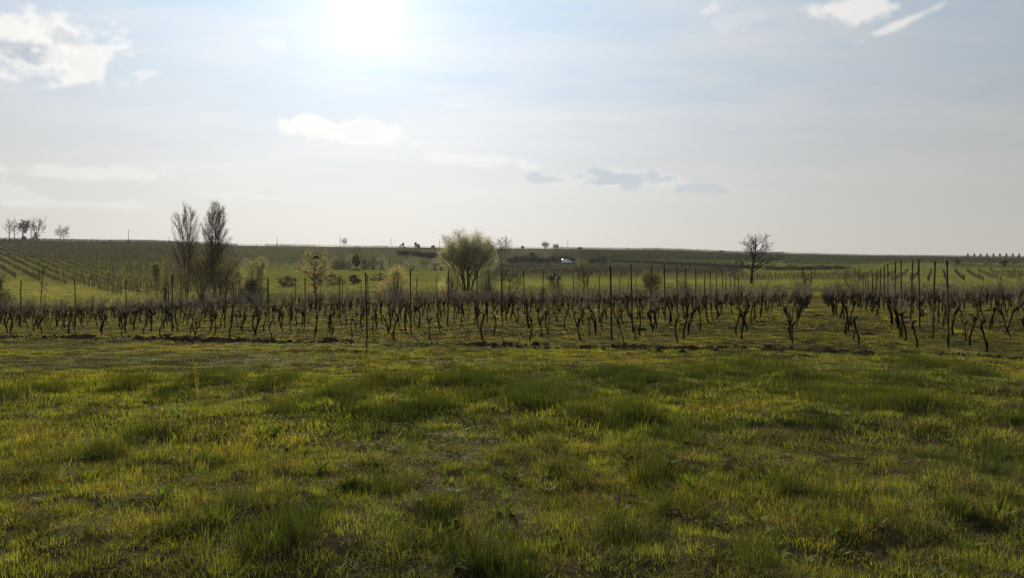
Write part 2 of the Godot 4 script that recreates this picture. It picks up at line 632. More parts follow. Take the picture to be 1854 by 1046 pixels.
# ------------------------------------------------------------------ vines, posts, wires
func vine_variant(seed_: int, kind: int) -> Dictionary:
	rng.seed = seed_
	var bark := Color(0.055, 0.042, 0.034)
	var trunk := Geo.new()
	var arms := Geo.new()
	var canes := Geo.new()
	var tall := r(0.56, 0.8)
	var lean := Vector3(r(-0.12, 0.12), 0, r(-0.08, 0.08))
	if kind == 1:
		lean = Vector3(0.17, 0, 0.1)
	elif kind == 2:
		lean = Vector3(-0.15, 0, -0.1)
	var pts := PackedVector3Array()
	var rad := PackedFloat32Array()
	var thick := r(0.55, 0.95)
	var n := 9
	var wob := r(0, TAU)
	for k in n + 1:
		var f := float(k) / n
		var p := Vector3(sin(f * 5.0 + wob) * 0.022, f * tall, cos(f * 6.0 + wob) * 0.03) + lean * f * (0.6 + 0.4 * f)
		p += Vector3(r(-0.008, 0.008), 0, r(-0.008, 0.008))
		if k == 0:
			p.y = -0.08
		pts.append(p)
		rad.append(lerpf(0.03, 0.023, f) * thick * r(0.8, 1.22) + (0.008 if k == 0 else 0.0) + (0.01 if k >= n - 1 else 0.0))
	trunk.tube(pts, rad, 7, bark)
	var head := pts[n]
	if kind == 3:   # two stems from one foot
		var p2 := PackedVector3Array()
		var r2 := PackedFloat32Array()
		for k in 7:
			var f := float(k) / 6
			p2.append(Vector3(-0.03 - f * 0.12 + sin(f * 5.0) * 0.03, f * tall * 0.95, 0.05 * f))
			r2.append(lerpf(0.026, 0.02, f) * r(0.85, 1.15))
		p2[0].y = -0.06
		trunk.tube(p2, r2, 6, bark)
	var heads := [head]
	var count := 2 if kind == 4 else 3 + rng.randi() % 3
	var ends := []
	for k in count:
		var side := 1.0 if k % 2 == 0 else -1.0
		var dir := Vector3(r(-0.6, 0.6), r(-0.1, 1.0), side * r(0.1, 1.0)).normalized()
		if rng.randf() < 0.3:
			dir.z = -dir.z
		if kind == 4:
			dir = Vector3(side * 0.9, r(0.35, 0.6), r(-0.3, 0.3)).normalized()
		var l := r(0.07, 0.24)
		var ap := PackedVector3Array()
		var ar := PackedFloat32Array()
		var p: Vector3 = heads[0] - Vector3(0, 0.03, 0)
		for j in 5:
			ap.append(p)
			ar.append(lerpf(0.017, 0.009, j / 4.0) * r(0.85, 1.2))
			dir = (dir + Vector3(r(-0.25, 0.25), r(-0.05, 0.3), r(-0.25, 0.25))).normalized()
			p += dir * l / 4.0
		arms.tube(ap, ar, 6, vary(bark, 0.15))
		ends.append(ap[4])
		ends.append(ap[2])
		if rng.randf() < 0.7:   # a spur
			var q := ap[3]
			var sd := Vector3(r(-0.7, 0.7), r(0.4, 1), r(-0.7, 0.7)).normalized()
			arms.tube(PackedVector3Array([q, q + sd * 0.05, q + sd * 0.1 + Vector3(0, 0.02, 0)]), PackedFloat32Array([0.014, 0.012, 0.009]), 5, bark)
	var shoots: int = [8, 7, 7, 9, 0, 9, 3, 11][kind]
	for k in shoots:
		var p: Vector3 = ends[rng.randi() % ends.size()] + Vector3(r(-0.02, 0.02), 0, r(-0.02, 0.02))
		var dir := Vector3(r(-0.5, 0.5), 1.0, r(-0.7, 0.7)).normalized()
		var l := r(0.35, 0.85)
		var cp := PackedVector3Array()
		var cr := PackedFloat32Array()
		for j in 6:
			cp.append(p)
			cr.append(lerpf(0.0052, 0.0028, j / 5.0))
			dir = (dir + Vector3(r(-0.2, 0.2), r(-0.05, 0.2), r(-0.2, 0.2))).normalized()
			p += dir * l / 5.0
		var col := vary(Color(0.25, 0.215, 0.205), 0.35)
		canes.tube(cp, cr, 3, col)
		if rng.randf() < 0.6:   # a side shoot
			var q := cp[2 + rng.randi() % 2]
			var e := q + Vector3(r(-0.25, 0.25), r(0.05, 0.35), r(-0.25, 0.25))
			canes.tube(PackedVector3Array([q, q.lerp(e, 0.5) + Vector3(0, 0.02, 0), e]), PackedFloat32Array([0.004, 0.0035, 0.0025]), 3, col)
	var d := {"trunk": trunk.mesh(), "arm": arms.mesh()}
	if shoots:
		d["cane"] = canes.mesh()
	return d

const ROW_SIN := 0.383
const ROW_COS := 0.924

func ordinal(k: int) -> String:
	var names := ["zeroth", "first", "second", "third", "fourth", "fifth", "sixth", "seventh", "eighth", "ninth", "tenth", "eleventh", "twelfth", "thirteenth", "fourteenth", "fifteenth", "sixteenth", "seventeenth", "eighteenth", "nineteenth", "twentieth"]
	return names[k] if k < names.size() else "%dth" % k

func row_point(p: float, s: float) -> Vector2:
	# across the rows by p, along them by s; gives x and depth
	return Vector2(p * ROW_COS + s * ROW_SIN, -p * ROW_SIN + s * ROW_COS)

func make_vines(bark: Material) -> void:
	var says := ["straight-trunked old grapevine", "leaning old grapevine", "backward-leaning old grapevine", "two-stemmed old grapevine", "bare-armed pruned grapevine", "knot-headed old grapevine", "short sparse-caned grapevine", "densely caned old grapevine"]
	var kinds := []
	for k in 24:
		kinds.append(vine_variant(100 + k * 7, k % 8))
	rng.seed = 4242
	var all := []
	for row in range(-48, 50):
		var p := 3.75 - 1.45 * row
		# start of this row, where it crosses the edge of the vineyard, 2 m behind the furrow
		# depth = edge_depth(x) + 2 with x and depth on the row
		var s0 := (21.4 + p * ROW_SIN - 0.32 * p * ROW_COS) / (ROW_COS + 0.32 * ROW_SIN)
		var s := s0 + r(-0.35, 0.5)
		var rank := 0
		var lane_no := row - 2 if row >= 3 else 3 - row
		while s < 105.0:
			var q := row_point(p + r(-0.2, 0.2), s)
			rank += 1
			s += 1.2 * r(0.85, 1.2)
			if q.y > 78.0 - maxf(-q.x, 0.0) * 0.32 or absf(q.x) > q.y * 0.70 + 1.5:
				continue
			if rng.randf() < 0.09:
				continue   # a gap where a vine died
			all.append([q, ", %s from furrow, %s row on the %s side of the alley" % [ordinal(rank), ordinal(lane_no), "poplar" if row >= 3 else "cone-tree"]])
	all.sort_custom(func(a, b): return a[0].y < b[0].y)
	var protos := {}
	var rest := {}
	var made := 0
	for entry in all:
		var q: Vector2 = entry[0]
		var k := rng.randi() % 8
		if k == 4 and rng.randf() < 0.55:
			k = 7
		if q.y < edge_depth(q.x) + 6.0:
			k = [4, 6, 1, 6, 4, 6, 3, 2][rng.randi() % 8]
		elif k == 6:
			k = 5
		k += 8 * (rng.randi() % 3)
		var at := on_ground(q.x, -q.y)
		var turn := -0.392 + r(-0.3, 0.3) + (PI if rng.randf() < 0.5 else 0.0)
		var size := r(0.8, 1.15)
		if made < 300:
			made += 1
			var o: Node3D
			if protos.has(k):
				o = protos[k].duplicate()
				o.name = numbered("grapevine")
				add_child(o)
			else:
				o = thing("grapevine", at, 0, says[k % 8], "grapevine", "grapevines in the old vineyard")
				for piece in kinds[k]:
					part(piece, kinds[k][piece], bark, o)
				protos[k] = o
			o.set_meta("label", says[k % 8] + entry[1])
			o.position = at
			o.rotation.y = turn
			o.scale = Vector3.ONE * size
		else:
			if not rest.has(k):
				rest[k] = []
			rest[k].append(Transform3D(Basis(Vector3.UP, turn).scaled(Vector3.ONE * size), at))
	var mass := Node3D.new()
	mass.name = "vineyard_vines"
	add_child(mass)
	tag(mass, "dense rows of bare old vines deeper in the vineyard", "grapevines", "", "stuff")
	for k in rest:
		for piece in kinds[k]:
			scatter(piece, kinds[k][piece], bark, rest[k], [], mass)

func make_posts(wood: Material, metal: Material) -> void:
	rng.seed = 77
	var meshes := []
	for v in 4:
		var g := Geo.new()
		var rad := r(0.024, 0.031)
		var tilt := Vector3(r(-0.08, 0.08), 0, r(-0.08, 0.08))
		var pts := PackedVector3Array()
		var rr := PackedFloat32Array()
		for k in 6:
			var f := k / 5.0
			pts.append(Vector3(0, -0.15 + f * 2.3, 0) + tilt * f + Vector3(r(-0.004, 0.004), 0, r(-0.004, 0.004)))
			rr.append(rad * (1.0 - 0.1 * f) * r(0.95, 1.05))
		pts.append(pts[5] + Vector3(0, 0.012, 0))
		rr.append(rad * 0.7)
		g.tube(pts, rr, 9, Color(0.45, 0.42, 0.38))
		meshes.append(g.mesh())
	# foot of the end post of each posted row: column in the photograph, depth, how many stand behind it
	var rows := [
		[1717.0, 18.2, 14, "post row by the grassy alley"], [1107.0, 20.8, 15, "post row behind the pruned end vine"], [665.0, 22.9, 15, "post row with the bright wires"],
		[312.0, 28.0, 13, "post row before the poplars"], [37.0, 32.5, 11, "post row below the hillside vines"],
	]
	var proto: Node3D
	for row in rows:
		var x0: float = (row[0] - MID_X) / FOCAL * row[1]
		var tops := []
		for k in row[2]:
			var s: float = k * 2.66 + (r(-0.12, 0.12) if k else 0.0)
			var x: float = x0 + s * ROW_SIN
			var d: float = row[1] + s * ROW_COS
			if d > 74.0:
				break
			var at := on_ground(x, -d)
			var o: Node3D
			var label: String = "weathered end post of the " + row[3] if k == 0 else ordinal(k) + " stake behind the end post of the " + row[3]
			if proto == null:
				o = thing("vineyard_post", at, 0, label, "post", "wooden posts in the " + row[3])
				part("shaft", meshes[0], wood, o)
				proto = o
			else:
				o = proto.duplicate()
				o.name = numbered("vineyard_post")
				add_child(o)
				o.position = at
				o.set_meta("label", label)
				o.set_meta("group", "wooden posts in the " + row[3])
				(o.get_child(0) as MeshInstance3D).mesh = meshes[rng.randi() % 4]
			o.rotation.y = r(0, TAU)
			o.scale = Vector3(1, r(0.97, 1.03), 1)
			tops.append(at)
		# wires along the row
		var w := thing("trellis_wires", tops[0], 0, "thin metal wires strung along the " + row[3], "wire")
		for h in [0.62, 0.95, 1.25, 1.5, 1.75, 2.02]:
			var g := Geo.new()
			var pts := PackedVector3Array()
			var rr := PackedFloat32Array()
			for k in tops.size():
				var here: Vector3 = tops[k] - tops[0] + Vector3(0.05, h, 0)
				pts.append(here)
				rr.append(0.0022)
				if k + 1 < tops.size():
					pts.append((here + tops[k + 1] - tops[0] + Vector3(0.05, h, 0)) * 0.5 - Vector3(0, 0.02, 0))
					rr.append(0.0022)
			g.tube(pts, rr, 4, Color(0.55, 0.54, 0.52))
			part("wire", g.mesh(), metal, w)

# ------------------------------------------------------------------ trees
class Plant:
	var wood := Geo.new()
	var twigs := Geo.new()
	var tips := []

func branch(pl: Plant, at: Vector3, dir: Vector3, length: float, rad: float, level: int, o: Dictionary) -> void:
	var seg := 5 if level == 0 else 4
	var pts := PackedVector3Array([at])
	var rr := PackedFloat32Array([rad])
	var p := at
	var d := dir
	var wild: float = o.wild * (0.35 if level == 0 else 1.0)
	var dirs := [d]
	for k in seg:
		d = (d + Vector3(r(-wild, wild), r(-wild, wild) * 0.6 + o.lift * (0.3 if level == 0 else 1.0), r(-wild, wild))).normalized()
		p += d * length / seg
		pts.append(p)
		dirs.append(d)
		rr.append(maxf(lerpf(rad, rad * o.taper, (k + 1.0) / seg), 0.006 * o.grain))
	var bark: Color = o.bark
	if level >= o.levels - 1:
		pl.twigs.tube(pts, rr, 3, vary(bark, 0.2))
		pl.tips.append([p, d])
		pl.tips.append([pts[2], d])
		return
	pl.wood.tube(pts, rr, 7 if level == 0 else 5 if level == 1 else 4, vary(bark, 0.1))
	var count: int = o.kids[mini(level, o.kids.size() - 1)]
	for k in count:
		var f: float = lerpf(o.from[mini(level, o.from.size() - 1)], 1.0, (k + r(0.1, 0.9)) / count)
		var i := clampi(int(f * seg), 0, seg - 1)
		var q := pts[i].lerp(pts[i + 1], f * seg - i)
		var ang: float = o.angle[mini(level, o.angle.size() - 1)] * r(0.7, 1.3)
		var turn := k * 2.4 + r(-0.6, 0.6)
		var base: Vector3 = dirs[i]
		var sidev := base.cross(Vector3(0.3, 0.1, 0.9)).normalized().rotated(base, turn)
		var nd := (base * cos(ang) + sidev * sin(ang)).normalized()
		var reach: float = o.reach[mini(level, o.reach.size() - 1)]
		# branches nearer the tip are shorter, as far as the habit asks for it
		var l: float = length * reach * lerpf(1.0, o.top, f) * r(0.75, 1.2)
		if o.has("cap"):
			l = minf(l, maxf((o.cap - q.y) * r(0.85, 1.05), 0.35))
		if o.has("dome"):   # keeps the crown within a rounded body: height of its middle, half height, half width
			for tries in 6:
				var e := q + nd * l
				if Vector3(e.x / o.dome[2], (e.y - o.dome[0]) / o.dome[1], e.z / o.dome[2]).length() * r(0.9, 1.08) < 1.0:
					break
				l *= 0.74
		branch(pl, q, nd, l, maxf(rad * o.thin * lerpf(1.0, 0.6, f), 0.006 * o.grain), level + 1, o)

func add_leaves(pl: Plant, per: int, spread: float, size: float, col: Color, other: Color) -> Geo:
	var g := Geo.new()
	for t in pl.tips:
		for k in per:
			var at: Vector3 = t[0] + Vector3(r(-spread, spread), r(-spread, spread), r(-spread, spread))
			var al := Vector3(r(-1, 1), r(-0.8, 0.8), r(-1, 1)).normalized()
			var ac := al.cross(Vector3(r(-1, 1), r(-1, 1), r(-1, 1))).normalized()
			var s := size * r(0.5, 1.3)
			g.leaf(at, al * s, ac * s * 0.7, vary(col.lerp(other, rng.randf()), 0.25))
	return g

var bark_mat: StandardMaterial3D
var leaf_mat: StandardMaterial3D

func habit(kind: String) -> Dictionary:
	match kind:
		"oak":
			return {"levels": 5, "kids": [15, 6, 5, 4], "from": [0.3, 0.2, 0.2, 0.2], "angle": [1.0, 0.7, 0.65, 0.7], "reach": [0.62, 0.52, 0.5, 0.5], "top": 0.62, "thin": 0.52, "taper": 0.35, "wild": 0.22, "lift": 0.05, "bark": Color(0.035, 0.03, 0.026), "grain": 1.6}
		"poplar":
			return {"levels": 4, "kids": [36, 9, 6], "from": [0.08, 0.15, 0.15], "angle": [0.55, 0.28, 0.34], "reach": [0.36, 0.42, 0.45], "top": 0.6, "thin": 0.3, "taper": 0.25, "wild": 0.09, "lift": 0.13, "bark": Color(0.2, 0.165, 0.125), "grain": 1.25}
		"willow":
			return {"levels": 4, "kids": [11, 7, 5], "from": [0.3, 0.2, 0.2], "angle": [0.6, 0.5, 0.6], "reach": [0.52, 0.5, 0.5], "top": 0.8, "thin": 0.5, "taper": 0.3, "wild": 0.13, "lift": 0.03, "bark": Color(0.11, 0.1, 0.075), "grain": 1.3}
		"small":
			return {"levels": 4, "kids": [13, 7, 5], "from": [0.28, 0.2, 0.2], "angle": [0.95, 0.7, 0.7], "reach": [0.66, 0.5, 0.45], "top": 0.75, "thin": 0.5, "taper": 0.3, "wild": 0.26, "lift": 0.05, "bark": Color(0.09, 0.078, 0.066), "grain": 1.2}
		"slim":
			return {"levels": 4, "kids": [10, 5, 4], "from": [0.3, 0.25, 0.2], "angle": [0.45, 0.5, 0.6], "reach": [0.4, 0.45, 0.45], "top": 0.5, "thin": 0.42, "taper": 0.3, "wild": 0.14, "lift": 0.07, "bark": Color(0.06, 0.052, 0.042), "grain": 1.5}
		"far":
			return {"levels": 4, "kids": [9, 5, 5], "from": [0.32, 0.25, 0.2], "angle": [0.7, 0.6, 0.6], "reach": [0.55, 0.5, 0.45], "top": 0.7, "thin": 0.5, "taper": 0.4, "wild": 0.2, "lift": 0.05, "bark": Color(0.06, 0.05, 0.045), "grain": 5.0}
	return {"levels": 3, "kids": [6, 5], "from": [0.2, 0.2], "angle": [0.6, 0.6], "reach": [0.6, 0.5], "top": 0.8, "thin": 0.5, "taper": 0.4, "wild": 0.2, "lift": 0.03, "bark": Color(0.05, 0.042, 0.036), "grain": 2.0}

# kind of tree at a column and depth of the photograph; stems is how many rise from its foot
func tree(called: String, label: String, category: String, px: float, depth: float, kind: String, tall: float, thick: float, stems: int, fan: float, leaves: Array, seed_: int, group := "") -> Node3D:
	rng.seed = seed_
	var at := spot(px, depth)
	var pl := Plant.new()
	var o := habit(kind)
	if kind == "poplar":
		o["dome"] = [tall * 0.44, tall * 0.56, tall * 0.2]
	elif kind == "willow":
		o["dome"] = [tall * 0.42, tall * 0.41, tall * 0.38]
	elif kind == "small":
		o["dome"] = [tall * 0.54, tall * 0.27, tall * 0.29]
	for k in stems:
		var w := TAU * k / stems + r(-0.4, 0.4)
		var out := Vector3(cos(w), 0, sin(w))
		var tilt := fan * (r(0.3, 1.0) if stems > 1 else 0.15)
		branch(pl, out * (0.08 * stems * thick * 3.0 if stems > 1 else 0.0) - Vector3(0, 0.25, 0), (Vector3.UP + out * tilt).normalized(), tall * (r(0.8, 1.0) if stems > 1 else 1.0) * leaves[4], thick * (0.6 if stems > 1 else 1.0), 0, o)
	var root := thing(called, at, 0, label, category, group)
	part("trunk", pl.wood.mesh(), bark_mat, root)
	var crown := part("twigs", pl.twigs.mesh(), bark_mat, root)
	crown.set_meta("kind", "stuff")
	if leaves[0] > 0:
		var g := add_leaves(pl, leaves[0], leaves[1], leaves[2], leaves[3], leaves[5])
		crown = part("crown", g.mesh(false), leaf_mat, root)
		crown.set_meta("kind", "stuff")
	return root

func bush(called: String, label: String, px: float, depth: float, wide: float, tall: float, col: Color, other: Color, count: int, size: float, seed_: int, group := "", category := "shrub") -> Node3D:
	# a shrub: stems from the foot and leaves gathered in clumps through a rounded, uneven body
	rng.seed = seed_
	var root := thing(called, spot(px, depth), r(0, TAU), label, category, group)
	var stems := Geo.new()
	var g := Geo.new()
	count *= 2
	var clumps := maxi(12, count / 60)
	for k in clumps:
		var w := r(0, TAU)
		var f := r(0.08, 1.0)
		var belly := sin(PI * clampf(f * 0.8 + 0.18, 0.0, 1.0))
		var q := sqrt(rng.randf()) * wide * 0.5 * belly
		var c := Vector3(cos(w) * q, f * tall * r(0.85, 1.08), sin(w) * q)
		stems.tube(PackedVector3Array([Vector3(c.x * 0.15, -0.15, c.z * 0.15), Vector3(c.x * 0.6, c.y * 0.5, c.z * 0.6), c]), PackedFloat32Array([0.035, 0.022, 0.008]), 4, vary(Color(0.05, 0.042, 0.035), 0.2))
		var tone := rng.randf()
		var reach := minf(wide, tall) * r(0.1, 0.2)
		for j in count / clumps:
			var dv := Vector3(r(-1, 1), r(-1, 1), r(-1, 1)) * reach
			var at := c + dv
			at.y = maxf(at.y, 0.02)
			var al := Vector3(r(-1, 1), r(-0.7, 1), r(-1, 1)).normalized()
			var s := size * r(0.5, 1.3)
			g.leaf(at, al * s, al.cross(Vector3(r(-1, 1), r(-1, 1), r(-1, 1))).normalized() * s * 0.7, vary(col.lerp(other, clampf(tone + r(-0.3, 0.3), 0.0, 1.0)), 0.25))
	part("stems", stems.mesh(), bark_mat, root).set_meta("kind", "stuff")
	part("foliage", g.mesh(false), leaf_mat, root).set_meta("kind", "stuff")
	return root

func hedge(label: String, path: Array, tall: float, deep: float, col: Color, other: Color, per_metre: int, size: float, seed_: int) -> void:
	rng.seed = seed_
	var pts := []
	for q in path:
		pts.append(Vector2((q[0] - MID_X) / FOCAL * q[1], -q[1]))
	var start := on_ground(pts[0].x, pts[0].y)
	var root := thing("hedge", start, 0, label, "hedge")
	var g := Geo.new()
	var stems := Geo.new()
	for k in pts.size() - 1:
		var a: Vector2 = pts[k]
		var b: Vector2 = pts[k + 1]
		var l := a.distance_to(b)
		for j in int(l * per_metre):
			var q := a.lerp(b, rng.randf())
			var ridge := tall * (0.72 + 0.42 * broad.get_noise_2d(q.x * 9.0, q.y * 9.0))
			var foot := on_ground(q.x, q.y) - start
			var at := foot + Vector3(r(-0.5, 0.5) * deep, pow(rng.randf(), 0.7) * ridge, r(-0.5, 0.5) * deep)
			var al := Vector3(r(-1, 1), r(-0.7, 1), r(-1, 1)).normalized()
			var s := size * r(0.5, 1.3)
			g.leaf(at, al * s, al.cross(Vector3(r(-1, 1), r(-1, 1), r(-1, 1))).normalized() * s * 0.7, vary(col.lerp(other, rng.randf()), 0.25))
			if j % 25 == 0:
				stems.tube(PackedVector3Array([foot - Vector3(0, 0.2, 0), foot + Vector3(0, ridge * 0.5, 0), foot + Vector3(r(-0.3, 0.3), ridge * 0.95, r(-0.3, 0.3))]), PackedFloat32Array([0.05, 0.035, 0.015]), 4, Color(0.045, 0.038, 0.032))
	part("stems", stems.mesh(), bark_mat, root).set_meta("kind", "stuff")
	part("foliage", g.mesh(false), leaf_mat, root).set_meta("kind", "stuff")

func make_trees() -> void:
	var none := [0, 0.0, 0.0, Color.BLACK, 1.0, Color.BLACK]
	var bud := Color(0.13, 0.085, 0.055)
	var fresh := Color(0.22, 0.225, 0.12)
	var pale := Color(0.31, 0.3, 0.19)
	# the two poplars and the thicket at their feet
	tree("poplar_tree", "tall narrow bare poplar beside its slightly broader twin", "tree", 338, 112, "poplar", 14.6, 0.2, 2, 0.06, [1, 0.3, 0.1, bud, 0.94, Color(0.12, 0.1, 0.045)], 301, "pair of poplars")
	tree("poplar_tree", "broader of two bare poplars, many steep limbs", "tree", 388, 110, "poplar", 14.6, 0.2, 3, 0.09, [1, 0.3, 0.1, bud, 0.94, Color(0.12, 0.1, 0.045)], 322, "pair of poplars")
	tree("low_poplar", "low bushy bare tree between the two tall poplars", "tree", 362, 108, "willow", 8.5, 0.16, 3, 0.35, [2, 0.3, 0.12, bud, 0.6, Color(0.1, 0.09, 0.04)], 303)
	tree("low_poplar", "leaning bare tree low against the broader poplar", "tree", 405, 106, "willow", 8.0, 0.16, 3, 0.35, [2, 0.3, 0.12, bud, 0.6, Color(0.1, 0.09, 0.04)], 304)
	for q in [[300, 106, 3.6, 5.5, 305], [327, 103, 4.4, 4.6, 306], [366, 102, 4.6, 4.2, 307], [400, 104, 4.2, 5.0, 308], [425, 108, 3.4, 5.2, 309]]:
		bush("thicket_shrub", "olive spring thicket shrub at the foot of the poplars", q[0], q[1], q[2], q[3], Color(0.24, 0.22, 0.1), Color(0.15, 0.135, 0.075), 800, 0.14, q[4], "thicket under the poplars")
	tree("young_tree", "slim young tree in first leaf on the hillside edge of the thicket", "tree", 284, 108, "slim", 6.9, 0.1, 2, 0.2, [5, 0.3, 0.13, fresh, 0.85, Color(0.08, 0.085, 0.03)], 310)
	tree("young_tree", "slim pale green young tree above the dark ivy bush", "tree", 468, 112, "slim", 6.8, 0.1, 3, 0.25, [5, 0.35, 0.13, pale, 0.85, fresh], 311)
	tree("young_tree", "sparse young tree with pale leaves next to the ivy bush", "tree", 440, 116, "slim", 5.0, 0.08, 2, 0.25, [5, 0.35, 0.12, pale, 0.85, fresh], 312)
	bush("ivy_bush", "dark rounded bush below the slim pale tree", 459, 104, 4.0, 2.9, Color(0.022, 0.026, 0.016), Color(0.035, 0.036, 0.022), 2600, 0.13, 313)
	# tree with the nest
	tree("fruit_tree", "budding pinkish fruit tree standing among the vines, nest in its top", "tree", 572, 70, "small", 7.2, 0.15, 1, 0.1, [5, 0.22, 0.08, Color(0.38, 0.26, 0.17), 0.58, Color(0.32, 0.28, 0.13)], 314)
	var nest_geo := Geo.new()
	for k in 160:
		var w := r(0, TAU)
		var p := Vector3(cos(w) * r(0.1, 0.24), r(-0.12, 0.1), sin(w) * r(0.1, 0.24))
		nest_geo.tube(PackedVector3Array([p, p + Vector3(-sin(w), r(-0.3, 0.3), cos(w)) * r(0.15, 0.3)]), PackedFloat32Array([0.012, 0.008]), 3, vary(Color(0.04, 0.032, 0.026), 0.3))
	var nest := part("bird_nest", nest_geo.mesh(), bark_mat, self)
	nest.position = spot(571, 70) + Vector3(0, 4.75, 0)
	tag(nest, "dark twig nest high in the budding fruit tree", "nest")
	# willow and its company
	tree("willow_tree", "broad many-stemmed willow in first yellow-grey leaf", "tree", 846, 112, "willow", 11.8, 0.2, 10, 0.5, [5, 0.4, 0.13, Color(0.42, 0.41, 0.28), 0.6, Color(0.3, 0.29, 0.2)], 315)
	bush("willow_shrub", "round pale yellow shrub beside the willow, next to the wired posts", 816, 106, 3.4, 3.2, Color(0.55, 0.5, 0.27), Color(0.4, 0.37, 0.19), 2600, 0.12, 316)
	bush("willow_shrub", "rounded pale shrub on the side of the willow toward the white van", 884, 106, 4.0, 3.6, Color(0.55, 0.5, 0.27), Color(0.4, 0.37, 0.19), 2800, 0.12, 317)
	bush("blossom_bush", "bush with rusty pink top and yellow leaves behind the wires", 719, 96, 5.2, 4.1, Color(0.32, 0.3, 0.16), Color(0.32, 0.24, 0.16), 3000, 0.14, 318)
	tree("bare_tree", "fine-twigged bare tree on the slope behind the willow", "tree", 908, 300, "far", 9.5, 0.18, 3, 0.3, none, 319)
	# the oak
	tree("bare_oak", "lone dark leafless oak with spreading crown", "tree", 1360, 118, "oak", 8.4, 0.24, 1, 0.0, [0, 0.0, 0.0, Color.BLACK, 0.82, Color.BLACK], 320)
	# small trees scattered in front of the far fields
	tree("sapling", "bare forked sapling below the hillside vines", "tree", 74, 92, "slim", 5.2, 0.06, 1, 0.0, none, 331)
	tree("bare_fruit_tree", "leafless grey orchard tree in front of the grey vine field", "tree", 1056, 84, "small", 5.0, 0.1, 1, 0.0, [0, 0.0, 0.0, Color.BLACK, 0.75, Color.BLACK], 332)
	tree("bare_fruit_tree", "small leafless tree with upright limbs beside the pale willow shrub", "tree", 926, 86, "small", 4.6, 0.09, 2, 0.3, [0, 0.0, 0.0, Color.BLACK, 0.75, Color.BLACK], 333)
	tree("bare_fruit_tree", "low thin leafless tree next to the grey orchard tree", "tree", 1005, 80, "small", 3.6, 0.07, 2, 0.3, [0, 0.0, 0.0, Color.BLACK, 0.75, Color.BLACK], 334)
	tree("golden_shrub_tree", "small tree hazy with golden buds among the posts", "tree", 1182, 88, "small", 4.4, 0.09, 3, 0.4, [5, 0.2, 0.06, Color(0.16, 0.12, 0.045), 0.65, Color(0.12, 0.1, 0.04)], 335)
	tree("bare_thorn_tree", "small bare thorn tree near the alley post row", "tree", 1545, 96, "small", 4.6, 0.08, 2, 0.4, [0, 0.0, 0.0, Color.BLACK, 0.75, Color.BLACK], 336)
	tree("thin_bare_shoots", "thin bare whips rising from the vines beyond the oak", "sapling", 1462, 72, "slim", 3.6, 0.03, 3, 0.5, none, 337)
	bush("grey_shrub", "low grey leafless bush between golden tree and oak", 1238, 92, 3.0, 2.2, Color(0.05, 0.046, 0.038), Color(0.06, 0.055, 0.04), 900, 0.08, 338)
	bush("evergreen_shrub", "dark evergreen shrub cut by the picture edge", -6, 62, 2.6, 3.1, Color(0.025, 0.035, 0.014), Color(0.05, 0.055, 0.02), 3000, 0.1, 339)
	bush("evergreen_shrub", "olive evergreen shrub taller than the dark one before it", -16, 70, 3.0, 4.0, Color(0.05, 0.05, 0.02), Color(0.07, 0.065, 0.028), 2600, 0.1, 340)
	# shrubs along the field edges
	var edge := [
		[604, 140, 5.2, 2.0, 0], [577, 146, 3.2, 2.6, 0], [522, 138, 4.0, 2.0, 0], [640, 142, 2.4, 1.6, 0], [900, 150, 4.0, 1.6, 0], [690, 150, 5.0, 1.4, 0], [1003, 150, 3.0, 1.3, 0],
		[610, 236, 4.4, 3.0, 0], [622, 238, 4.0, 3.6, 0], [660, 236, 3.6, 3.2, 0], [676, 240, 4.0, 3.6, 0],
		[604, 244, 4.6, 3.8, 1], [632, 242, 4.4, 4.2, 1], [691, 238, 4.4, 4.2, 1], [745, 236, 5.0, 4.8, 1], [787, 238, 4.0, 3.4, 1], [799, 240, 4.6, 4.6, 1],
	]
	for k in edge.size():
		var e: Array = edge[k]
		if e[4] == 0:
			bush("field_shrub", "low dark shrub at the edge of the valley meadow", e[0], e[1], e[2], e[3], Color(0.045, 0.045, 0.028), Color(0.06, 0.055, 0.032), 900, 0.18, 400 + k, "shrubs along the field edges")
		else:
			bush("blackthorn_bush", ordinal(k - 10) + " pale blossoming bush on the field edge, counting from the nest tree", e[0], e[1], e[2], e[3], Color(0.26, 0.26, 0.23), Color(0.12, 0.12, 0.09), 900, 0.18, 400 + k, "blossoming bushes along the field edge")
	tree("young_poplar", "upright bright yellow-green young poplar by the field", "tree", 645, 236, "slim", 5.6, 0.1, 4, 0.2, [10, 0.5, 0.25, Color(0.16, 0.17, 0.04), 0.75, Color(0.13, 0.14, 0.04)], 341)
	tree("young_poplar", "small yellow-green tree sticking up from the dark hedge", "tree", 963, 322, "slim", 5.0, 0.1, 3, 0.2, [10, 0.5, 0.3, Color(0.17, 0.17, 0.05), 0.75, Color(0.13, 0.14, 0.04)], 342)
	# hedges, and two dark leaf strips standing in for a bank shadow
	hedge("dark scrub bank tapering along the top of the grey-green field", [[722, 356], [750, 348], [800, 330], [832, 322]], 2.8, 4.0, Color(0.03, 0.035, 0.018), Color(0.045, 0.045, 0.028), 200, 0.45, 351)
	hedge("long dark hedge behind the white van", [[918, 318], [960, 316], [1010, 313], [1040, 312]], 3.4, 3.0, Color(0.028, 0.032, 0.02), Color(0.04, 0.04, 0.026), 220, 0.4, 352)
	hedge("short dark hedge past the white van", [[1068, 312], [1098, 310]], 3.0, 3.0, Color(0.028, 0.032, 0.02), Color(0.04, 0.04, 0.026), 220, 0.4, 353)
	hedge("low dark leaf strip standing in for bank shadow, running down toward the oak", [[1104, 318], [1180, 306], [1260, 280], [1320, 258], [1375, 244]], 1.6, 1.6, Color(0.028, 0.034, 0.018), Color(0.038, 0.04, 0.022), 120, 0.35, 354)  # no hedge grows here: dark leaves imitate the shadow along a road bank
